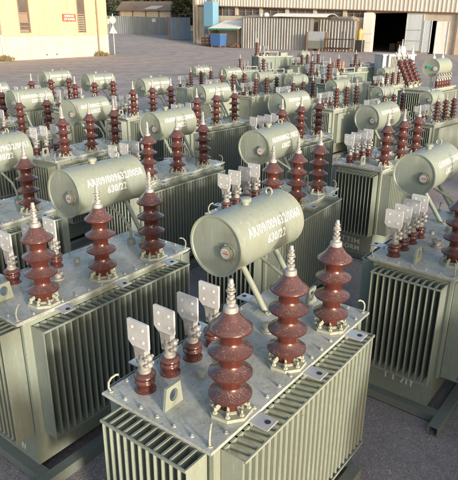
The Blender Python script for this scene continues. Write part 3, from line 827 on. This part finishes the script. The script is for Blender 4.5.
# sheet fence, gate, shed
F, FL = frame_empty('sheet_fence', (-27,126.0), (-12.2,121.0), 1.35); tag(F, 'long blue-grey corrugated sheet fence at the back left, beside the shed', 'fence')
o = link('sheet', corr(FL, 0, 3.75, .5, .07, 0, .0, 3.35).mesh('sheet', M['bluefence']), F)
for i in range(6):
    m = MB(); m.box(i*3.0,i*3.0+.1,.05,.15,-.1,3.5); link('post', m.mesh('post', M['rust']), F)
m = MB(); m.box(11.7,12.5,-.13,-.09,2.5,3.15); tag(m and link('notice_plate', m.mesh('notice_plate', M['whitepaint']), F))
G, GL = frame_empty('sheet_gate', (-11.1,109.0), (-6.9,106.5), .72); tag(G, 'blue corrugated gate leaf with a dark post, next to the warehouse corner', 'gate')
link('sheet', corr(GL-.3, .1, 3.85, .42, .06).mesh('sheet', M['bluegate']), G)
m = MB(); m.box(-.25,-.02,-.1,.1,-.2,4.0); link('post', m.mesh('post', M['rust']), G)
m = MB(); m.box(0,GL-.3,.05,.12,.05,.15); m.box(0,GL-.3,.05,.12,1.9,2.0); link('rail', m.mesh('rail', M['rust']), G)
# shed behind the fence
S = empty('shed', (-17.5,134,1.7), math.radians(-8)); tag(S, 'low shed with old brown gable roof behind the blue-grey fence', 'shed')
m = MB(); m.box(-6.2,5.6,-4.0,4.2,-.5,4.6)
m.add([(5.6,-4.0,4.6),(5.6,4.2,4.6),(5.6,0,6.3),(-6.2,-4.0,4.6),(-6.2,4.2,4.6),(-6.2,0,6.3)], [(0,1,2),(5,4,3),(0,2,5,3),(1,4,5,2)])
link('wall', m.mesh('wall', M['creamwall']), S)
m = MB(); 
for s in (-1,1): m.hexa([(-6.7,0,6.36),(6.1,0,6.36),(6.1,s*4.8,4.45),(-6.7,s*4.8,4.45),(-6.7,0,6.46),(6.1,0,6.46),(6.1,s*4.8,4.55),(-6.7,s*4.8,4.55)])
link('roof', m.mesh('roof', M['roof']), S)
m = MB(); m.hexa([(.8,-2.6,5.44),(3.4,-2.6,5.44),(2.2,-4.2,4.80),(-.4,-4.2,4.80),(.8,-2.6,5.50),(3.4,-2.6,5.50),(2.2,-4.2,4.86),(-.4,-4.2,4.86)]); link('skylight_sheet', m.mesh('skylight_sheet', M['whitepaint']), S)
for x in (-6.1,-3.2,-.3,2.6,5.3):
    m = MB(); m.box(x,x+.2,-4.15,-4.01,-.5,4.5); link('post', m.mesh('post', M['rust']), S)
# carport behind the gate
C_ = empty('carport', (-7.6,116,1.1), 0); tag(C_, 'dark low carport roof behind the blue gate', 'carport')
m = MB(); m.hexa([(-2.4,-2,4.0),(2.6,-2,4.25),(2.6,2,4.25),(-2.4,2,4.0),(-2.4,-2,4.12),(2.6,-2,4.37),(2.6,2,4.37),(-2.4,2,4.12)]); link('roof', m.mesh('roof', M['rust']), C_)
for x in (-2.2,2.3):
    for y in (-1.8,1.7):
        m = MB(); m.box(x,x+.12,y,y+.12,-.3,3.99); link('post', m.mesh('post', M['rust']), C_)

# ---- warehouse: local x along the front, -y towards the yard
WA = (-6.04,101.58); WB = (28.06,72.48)
W, WL = frame_empty('warehouse', WA, WB)
tag(W, 'long pale warehouse across the back with ribbed upper cladding and big dark doorway', 'building')
XR = 75.
def zc(q): return 6.42 - q*.0355       # lower edge of the cladding
o = link('cladding', corr(XR, zc(0), 13., .55, .05, 0, zc(XR), 12.).mesh('cladding', M['wclad']), W); o.location = (0,-.12,0)
DO = (33.1, 37.75, 0, 4.88)           # big opening
WD = (40.9, 41.7, 0, 3.9)             # narrow dark gap
m = MB(); z1 = lambda q: zc(q)-.01
def wpiece(a, b_, za, zb_a, zb_b=None, y0=0., y1=.4):
    zb_b = zb_a if zb_b is None else zb_b
    m.hexa([(a,y0,za),(b_,y0,za),(b_,y1,za),(a,y1,za),(a,y0,zb_a),(b_,y0,zb_b),(b_,y1,zb_b),(a,y1,zb_a)])
# window strip between q=5.2 and 32, wall pieces around it
wpiece(0, 4.0, -1, z1(0), z1(4.0)); wpiece(4.0, 31.9, -1, 4.78, 4.35)
wpiece(31.9, 33.1, -1, z1(31.9), z1(33.1)); wpiece(33.1, 37.75, 4.88, z1(33.1), z1(37.75)); wpiece(37.75, 40.9, -1, z1(37.75), z1(40.9))
wpiece(40.9, 41.7, 3.92, z1(40.9), z1(41.7)); wpiece(41.7, XR, -1, z1(41.7), z1(XR))
link('lower_wall', m.mesh('lower_wall', M['blockwall']), W)
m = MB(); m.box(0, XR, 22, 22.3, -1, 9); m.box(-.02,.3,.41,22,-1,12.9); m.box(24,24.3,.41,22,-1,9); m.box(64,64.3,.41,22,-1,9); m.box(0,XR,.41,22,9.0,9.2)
link('inner_wall', m.mesh('inner_wall', M['innershade']), W)
m = MB(); m.box(-.3,XR,-.3,22.5,13.01,13.3); link('roof', m.mesh('roof', M['roof']), W)
m = MB(); m.box(0, .95, -.42, -.125, -1, 12.9); link('pilaster', m.mesh('pilaster', M['creamwall']), W)
m = MB(); m.cyl((.62,-.52,.3),(.62,-.52,12.5),.09,n=10); link('rain_pipe', sharp(m.mesh('rain_pipe', M['louver'])), W)
q = 4.6
while q < 31:
    a, b_ = q, min(q+4.3, 31.9); ta, tb = 4.80-(a-4)*.0154, z1(b_)-.02
    m = MB(); m.box(a, b_, .22, .26, ta, tb); w = link('window', m.mesh('window', M['glass']), W)
    m = MB()
    nm = 3
    for k in range(nm+1): xx = a+(b_-a-.1)*k/nm; m.box(xx, xx+.1, .10, .21, ta, tb)
    m.box(a+.11, b_-.11, .12, .20, (ta+tb)/2-.04, (ta+tb)/2+.04)
    link('window_frame', m.mesh('window_frame', M['louver']), w)
    m = MB(); m.box(b_+.001, b_+.55, -.02, .3, ta-.01, tb) ; 
    if b_ < 31: link('pier', m.mesh('pier', M['creamwall']), W)
    q += 4.86
m = MB(); m.hexa([(0.96,-.30,zc(0)-.16),(XR,-.30,zc(XR)-.16),(XR,-.01,zc(XR)-.16),(0.96,-.01,zc(0)-.16),(0.96,-.30,zc(0)-.02),(XR,-.30,zc(XR)-.02),(XR,-.01,zc(XR)-.02),(.96,-.01,zc(0)-.02)])
link('gutter', m.mesh('gutter', M['rust']), W)
m = MB(); m.box(31.7,33.05,-.25,-.005,-.2,4.95); link('door_pillar', m.mesh('door_pillar', M['doorwhite']), W)
m = MB(); m.box(32.9,38.0,-.14,-.004,4.90,5.02); link('lintel', m.mesh('lintel', M['rust']), W)
# contents seen dimly in the doorway: stays as dark racks
m = MB()
for k in range(4): m.box(33.3+k*1.1,34.1+k*1.1,5,6,0,1.0+.3*(k%2))
link('inner_rack', m.mesh('inner_rack', M['rust']), W)
def leaf(name, a, b_, z0, z1_, mat, bars, y=-.14, label=None):
    m = MB(); m.box(a,b_,y,y+.10,z0,z1_); d = link(name, m.mesh(name, M[mat]), W)
    if label: d['label'] = label
    m = MB()
    for z in bars: m.box(a,b_,y-.05,y-.001,z,z+.08)
    m.box(a,a+.08,y-.051,y-.002,z0,z1_); m.box(b_-.08,b_,y-.051,y-.002,z0,z1_)
    link('door_frame', m.mesh('door_frame', M['greypaint']), d)
leaf('door', 37.76, 40.05, .25, 4.80, 'doorgrey', (.3,1.5,2.8,4.7), label='grey-blue sliding door leaf with two cross bars')
leaf('door', 40.10, 41.15, .15, 3.95, 'doorgrey', (), label='narrow grey door leaf')
leaf('door', 41.72, 43.30, .05, 3.85, 'doorwhite', (), label='bright white door leaf')
for x in (44.1, 47.5):
    m = MB(); m.box(x,x+.25,-.2,-.005,-.1,z1(x)); link('wall_post', m.mesh('wall_post', M['louver']), W)
wdir = Vector(((WB[0]-WA[0])/WL, (WB[1]-WA[1])/WL)); wn = Vector((wdir.y, -wdir.x))
def onW(q, off): # point on the ground, off metres in front of the warehouse wall
    p = Vector(WA)+wdir*q+wn*off; return (p.x, p.y, gz(p.y))
WR = W.rotation_euler.z
def wthing(name, q, off, label, cat, group=None, dz=0):
    l = onW(q, off); e = empty(name, (l[0],l[1],l[2]+dz), WR); tag(e, label, cat, group); return e
# sky-blue tank on a stand
e = wthing('water_tank', 3.9, 1.2, 'tall sky-blue tank on a stand against the warehouse, left of the pale awning', 'tank')
m = MB(); m.chbox(0,1.95,-.7,.7,2.9,6.6,.12); link('tank_body', m.mesh('tank_body', M['skyblue']), e)
m = MB(); m.box(.4,1.5,-.4,.4,6.6,6.85); link('lid', m.mesh('lid', M['louver']), e)
m = MB(); m.hexa([(.1,-.6,1.7),(1.7,-.6,1.7),(1.7,.6,1.7),(.1,.6,1.7),(0,-.68,2.89),(1.9,-.68,2.89),(1.9,.68,2.89),(0,.68,2.89)]); link('hopper', m.mesh('hopper', M['bluegate']), e)
for x in (0,2.1):
    for y in (-.65,.55): m = MB(); m.box(x*.85,x*.85+.1,y,y+.1,0,2.9); link('leg', m.mesh('leg', M['rust']), e)
# awning
e = wthing('awning', 6.3, .3, 'pale sloping sheet awning with a green scalloped edge over the blue bin', 'awning')
m = MB(); m.hexa([(.9,0,3.75),(6.4,0,3.75),(6.1,-3,2.55),(-.3,-3,2.55),(.9,0,3.82),(6.4,0,3.82),(6.1,-3,2.62),(-.3,-3,2.62)]); link('canopy', m.mesh('canopy', M['awning']), e)
m = MB()
for i in range(13): x = -.3+i*.487; m.hexa([(x,-3.03,2.40),(x+.24,-3.03,2.33),(x+.24,-3.00,2.33),(x,-3.00,2.40),(x,-3.03,2.62),(x+.487,-3.03,2.62),(x+.487,-3.00,2.62),(x,-3.00,2.62)])
link('edge_trim', m.mesh('edge_trim', paint_mat('green_trim', (.05,.25,.12), .6, .2)), e)
for x in (-.1,5.9): m = MB(); m.cyl((x,-2.9,0),(x,-2.9,2.56),.05,n=8); link('post', m.mesh('post', M['rust']), e)
e = wthing('bin', 7.6, 3.6, 'bright blue bin with dark legs under the pale awning', 'bin')
m = MB(); m.hexa([(0,-.7,.25),(1.9,-.7,.25),(1.9,.7,.25),(0,.7,.25),(-.1,-.8,1.9),(2.0,-.8,1.9),(2.0,.8,1.9),(-.1,.8,1.9)]); link('bin_body', m.mesh('bin_body', M['blue']), e)
m = MB(); m.box(-.15,2.05,-.85,.85,1.901,2.02); link('rim', m.mesh('rim', M['bluegate']), e)
for x in (0,1.75):
    for y in (-.65,.5): m = MB(); m.box(x,x+.15,y,y+.15,0,.249); link('foot', m.mesh('foot', M['rust']), e)
e = wthing('crate_pile', 4.3, 2.4, 'brown rusty crate against the warehouse left of the blue bin', 'crate')
m = MB()
for z in (0,.45,.9): m.box(0,1.7,-.6,.6,z+.05,z+.35)
for x in (0,.8,1.55): m.box(x,x+.15,-.65,-.601,0,1.3)
link('slats', m.mesh('slats', M['rust']), e)
e = wthing('scrap_heap', 10.1, 2.2, 'low dark scrap heap under the right end of the awning', 'scrap')
r = random.Random(5); m = MB()
for k in range(14): x=r.uniform(0,2); y=r.uniform(-.8,.6); h=r.uniform(.15,.6); m.box(x,x+r.uniform(.3,.9),y,y+.35,0+h*.3,h)
link('scrap_pieces', m.mesh('scrap_pieces', M['rust']), e)

# corrugated sheet lean-to in front of the warehouse
e = wthing('sheet_leanto', 12.6, 1.6, 'long lean-to of weathered zinc sheets against the warehouse', 'shed')
def ztop(x): return 4.35 - x*.012
o = link('sheet_wall', corr(12.9, -.4, 4.40, .48, .07, 0, -.2, 4.25).mesh('sheet_wall', M['zinc']), e); o.location=(0,-1.2,0)
sd = corr(2.6, -.4, 4.40, .48, .06); o = link('sheet_wall', sd.mesh('sheet_wall', M['zinc']), e); o.rotation_euler=(0,0,-PI/2); o.location=(-.02,1.4,0)
m = MB(); m.hexa([(0,-1.4,4.45),(7,-1.4,4.40),(7,1.5,4.75),(0,1.5,4.8),(0,-1.4,4.50),(7,-1.4,4.45),(7,1.5,4.80),(0,1.5,4.85)]); link('roof', m.mesh('roof', M['zinc']), e)
# curved light sheets on top
m = MB(); n = 10; x0, x1 = 6.2, 15.2
for i in range(n):
    t0, t1 = i/n, (i+1)/n
    f = lambda t: (-1.7+3.2*t, 4.55+.42*math.sin(PI*min(1,t*1.05))**.8)
    a, b_ = f(t0), f(t1)
    m.add([(x0,a[0],a[1]),(x1,a[0],a[1]-.15),(x1,b_[0],b_[1]-.15),(x0,b_[0],b_[1]),(x0,a[0],a[1]-.05),(x1,a[0],a[1]-.2),(x1,b_[0],b_[1]-.2),(x0,b_[0],b_[1]-.05)],[(0,1,2,3),(7,6,5,4),(0,4,5,1),(1,5,6,2),(3,2,6,7),(0,3,7,4)],True)
link('curved_sheet', sharp(m.mesh('curved_sheet', M['awning'])), e)
m = MB(); m.ball((4.2,-.6,4.78),.45,12,8); m.ball((3.4,-.7,4.72),.35,12,8); m.v=[(a,b_,4.45+(c-4.45)*.8) for a,b_,c in m.v]
tag(link('tarp_bundle', sharp(m.mesh('tarp_bundle', M['whitepaint']), 80), None), 'crumpled white tarpaulin lying on the lean-to roof', 'tarpaulin')
tb = bpy.data.objects['tarp_bundle']; tb.location = e.location; tb.rotation_euler = e.rotation_euler
e = wthing('sheet_fence', 25.55, 1.7, 'zinc sheet screen right of the lean-to, beside the doorway pillar', 'fence')
o = link('sheet', corr(5.9, -.1, 4.10, .48, .07, 0, -.1, 3.9).mesh('sheet', M['zinc']), e)
for x in (.1,3,5.8): m = MB(); m.box(x,x+.1,.05,.15,-.1,4.1); link('post', m.mesh('post', M['rust']), e)
e = wthing('sheet_stack', 27.6, 1.0, 'stack of pale roofing sheets lying above the screen by the doorway', 'sheet stack', dz=3.95)
for k in range(4): m = MB(); m.box(0,3.6-.2*k,-.9+.1*k,.7,.02+k*.14,.08+k*.14); link('sheet', m.mesh('sheet', M['zinc']), e)
for x in (.3,3.0): m = MB(); m.box(x,x+.1,-.1,0,-3.95,.0); link('prop', m.mesh('prop', M['rust']), e)
# framed board
e = wthing('propped_board', 25.0, 3.6, 'grey sheet board held in a rusty orange frame before the lean-to', 'board')
m = MB(); m.box(.25,3.05,-.05,.0,.4,2.55); link('board', m.mesh('board', M['greypaint']), e)
m = MB(); m.box(.25,3.05,-.09,-.051,.4,1.35); link('lower_panel', m.mesh('lower_panel', M['frame']), e)
for x in (0,3.1): m = MB(); m.box(x,x+.18,-.12,.06,0,2.5); link('post', m.mesh('post', M['wood']), e)
m = MB(); m.box(.181,3.099,-.11,-.055,.3,.4); link('rail', m.mesh('rail', M['wood']), e)
# black rack
e = wthing('rack', 28.0, 3.0, 'black open steel rack standing before the zinc screen', 'rack')
for x in (0,1.3,2.6,3.9):
    for y in (-.9,0): m = MB(); m.box(x,x+.07,y,y+.07,0,1.75 if x != 2.6 else 2.6); link('upright', m.mesh('upright', M['black']), e)
for z in (.45,1.55): m = MB(); m.box(0,3.97,-.93,-.901,z,z+.08); m.box(0,3.97,.071,.10,z,z+.08); link('rail', m.mesh('rail', M['black']), e)
m = MB(); m.box(.1,3.8,-.8,-.05,.30,.44); link('load', m.mesh('load', M['rust']), e)
# yellow cylinder
e = wthing('gas_cylinder', 31.9, 1.2, 'yellow gas cylinder on a dark stand beside the white doorway pillar', 'cylinder')
m = MB(); m.lathe([(.0,1.5),(.30,1.5),(.33,1.6),(.33,2.6),(.28,2.8),(.1,2.9),(.08,3.0),(0,3.0)],20); link('cylinder_body', sharp(m.mesh('cylinder_body', M['yellowcap'])), e)
m = MB(); m.box(-.5,.5,-.45,.45,0,1.49); link('stand', m.mesh('stand', M['black']), e)
# small railing before the pillar
e = wthing('railing', 32.4, 1.4, 'thin grey railing in front of the white doorway pillar', 'railing')
for x in (0,.7,1.4): m = MB(); m.cyl((x,0,0),(x,0,2.3),.03,n=6); link('post', m.mesh('post', M['greypaint']), e)
m = MB(); m.cyl((0,0,2.3),(1.4,0,2.3),.03,n=6); m.cyl((0,0,1.2),(1.4,0,1.2),.03,n=6); link('rail', m.mesh('rail', M['greypaint']), e)

# ------------------------------------------------------------------ trees
def tree(x, y, h, r, mat, label, seed, n=420):
    rr = random.Random(seed)
    T = empty('tree', (x,y,gz(y)), 0); tag(T, label, 'tree', 'trees behind the fence and the shed')
    m = MB(); m.cyl((0,0,0),(0,0,h*.45),.32,.2,n=10); blobs = []
    for k in range(11):
        a = rr.uniform(0,2*PI); q = rr.uniform(.2,1)*r; z = h*rr.uniform(.32,.95); q *= 1-.45*abs(z/h-.6)
        c = Vector((q*math.cos(a), q*math.sin(a), z)); blobs.append((tuple(c), r*rr.uniform(.32,.55)))
        if k < 7: m.cyl((0,0,h*rr.uniform(.2,.42)), c, .10, .04, n=6)
    link('trunk', sharp(m.mesh('trunk', M['bark'])), T)
    link('crown', leaves(n, blobs, .34, seed).mesh('crown', mat), T)
TL = [(-30,136,15,6.5,'leaf1','big dark tree left of the shed, right behind the yellow building corner'),
      (-24.5,146,15,6,'leaf1','dark leafy tree behind the left end of the shed roof'),
      (-19,151,16,6.5,'leaf2','olive tree rising above the middle of the shed roof'),
      (-13,150,16,6.5,'leaf1','dark tree behind the gable end of the shed'),
      (-7.5,140,14,5.5,'leaf1','dark tree behind the carport next to the warehouse'),
      (-34,150,17,7,'leaf2','olive tree farther back behind the big dark one'),
      (-2,150,17,6.5,'leaf2','olive tree mostly hidden by the warehouse corner'),
      (-10,128,7,3.0,'leaf1','low dark bush between the shed and the carport')]
for i, t in enumerate(TL): tree(t[0],t[1],t[2],t[3],M[t[4]],t[5],i+20)
# wooded rise behind
m = MB(); r = random.Random(9); bl = [((-75+i*5+r.uniform(-2,2), 185+r.uniform(-8,8), 4+r.uniform(0,12)), r.uniform(5,8)) for i in range(34)]
tag(link('woodland', leaves(330, bl, .8, 77).mesh('woodland', M['leaf1'])), 'dark wood on the rise far behind the shed', 'woods', kind='stuff')
m = MB(); m.add([(-300,185,1),(300,185,1),(300,260,30),(-300,260,30),(300,600,30),(-300,600,30)], [(0,1,2,3),(3,2,4,5)])
tag(link('hill', m.mesh('hill', M['leaf2'])), kind='structure')

# ------------------------------------------------------------------ light, sky, camera
EL = math.radians(9.5); az_vec = Vector((.545,-.838))
w = bpy.data.worlds.new('World'); sc.world = w; w.use_nodes = True
nt = w.node_tree; bg = nt.nodes['Background']
sky = nt.nodes.new('ShaderNodeTexSky'); sky.sky_type = 'NISHITA'; sky.sun_disc = False
sky.sun_elevation = EL; sky.sun_rotation = math.atan2(az_vec.x, az_vec.y)
sky.dust_density = 2.2; sky.air_density = .8; sky.ozone_density = .5
nt.links.new(sky.outputs[0], bg.inputs['Color']); bg.inputs['Strength'].default_value = .15
sd = bpy.data.lights.new('sun', 'SUN'); sd.energy = 2.0; sd.angle = math.radians(5); sd.color = (1., .92, .80)
so = bpy.data.objects.new('sun', sd); COL.objects.link(so)
dirv = Vector((az_vec.x*math.cos(EL), az_vec.y*math.cos(EL), math.sin(EL)))
so.rotation_euler = dirv.to_track_quat('Z','Y').to_euler()

cd = bpy.data.cameras.new('camera'); cam = bpy.data.objects.new('camera', cd); COL.objects.link(cam)
F_, PITCH, ROLL, H_ = 558.84, .36544, .0063, 3.1505
cd.sensor_fit = 'VERTICAL'; cd.sensor_height = 24; cd.lens = F_/480*24
cd.clip_end = 2000; cd.clip_start = .05
cam.location = (0,0,H_)
cam.rotation_euler = (Matrix.Rotation(PI/2-PITCH,4,'X') @ Matrix.Rotation(ROLL,4,'Z')).to_euler()
sc.camera = cam
sc.view_settings.view_transform = 'Standard'; sc.view_settings.look = 'None'
sc.view_settings.exposure = 1.24; sc.view_settings.gamma = 1
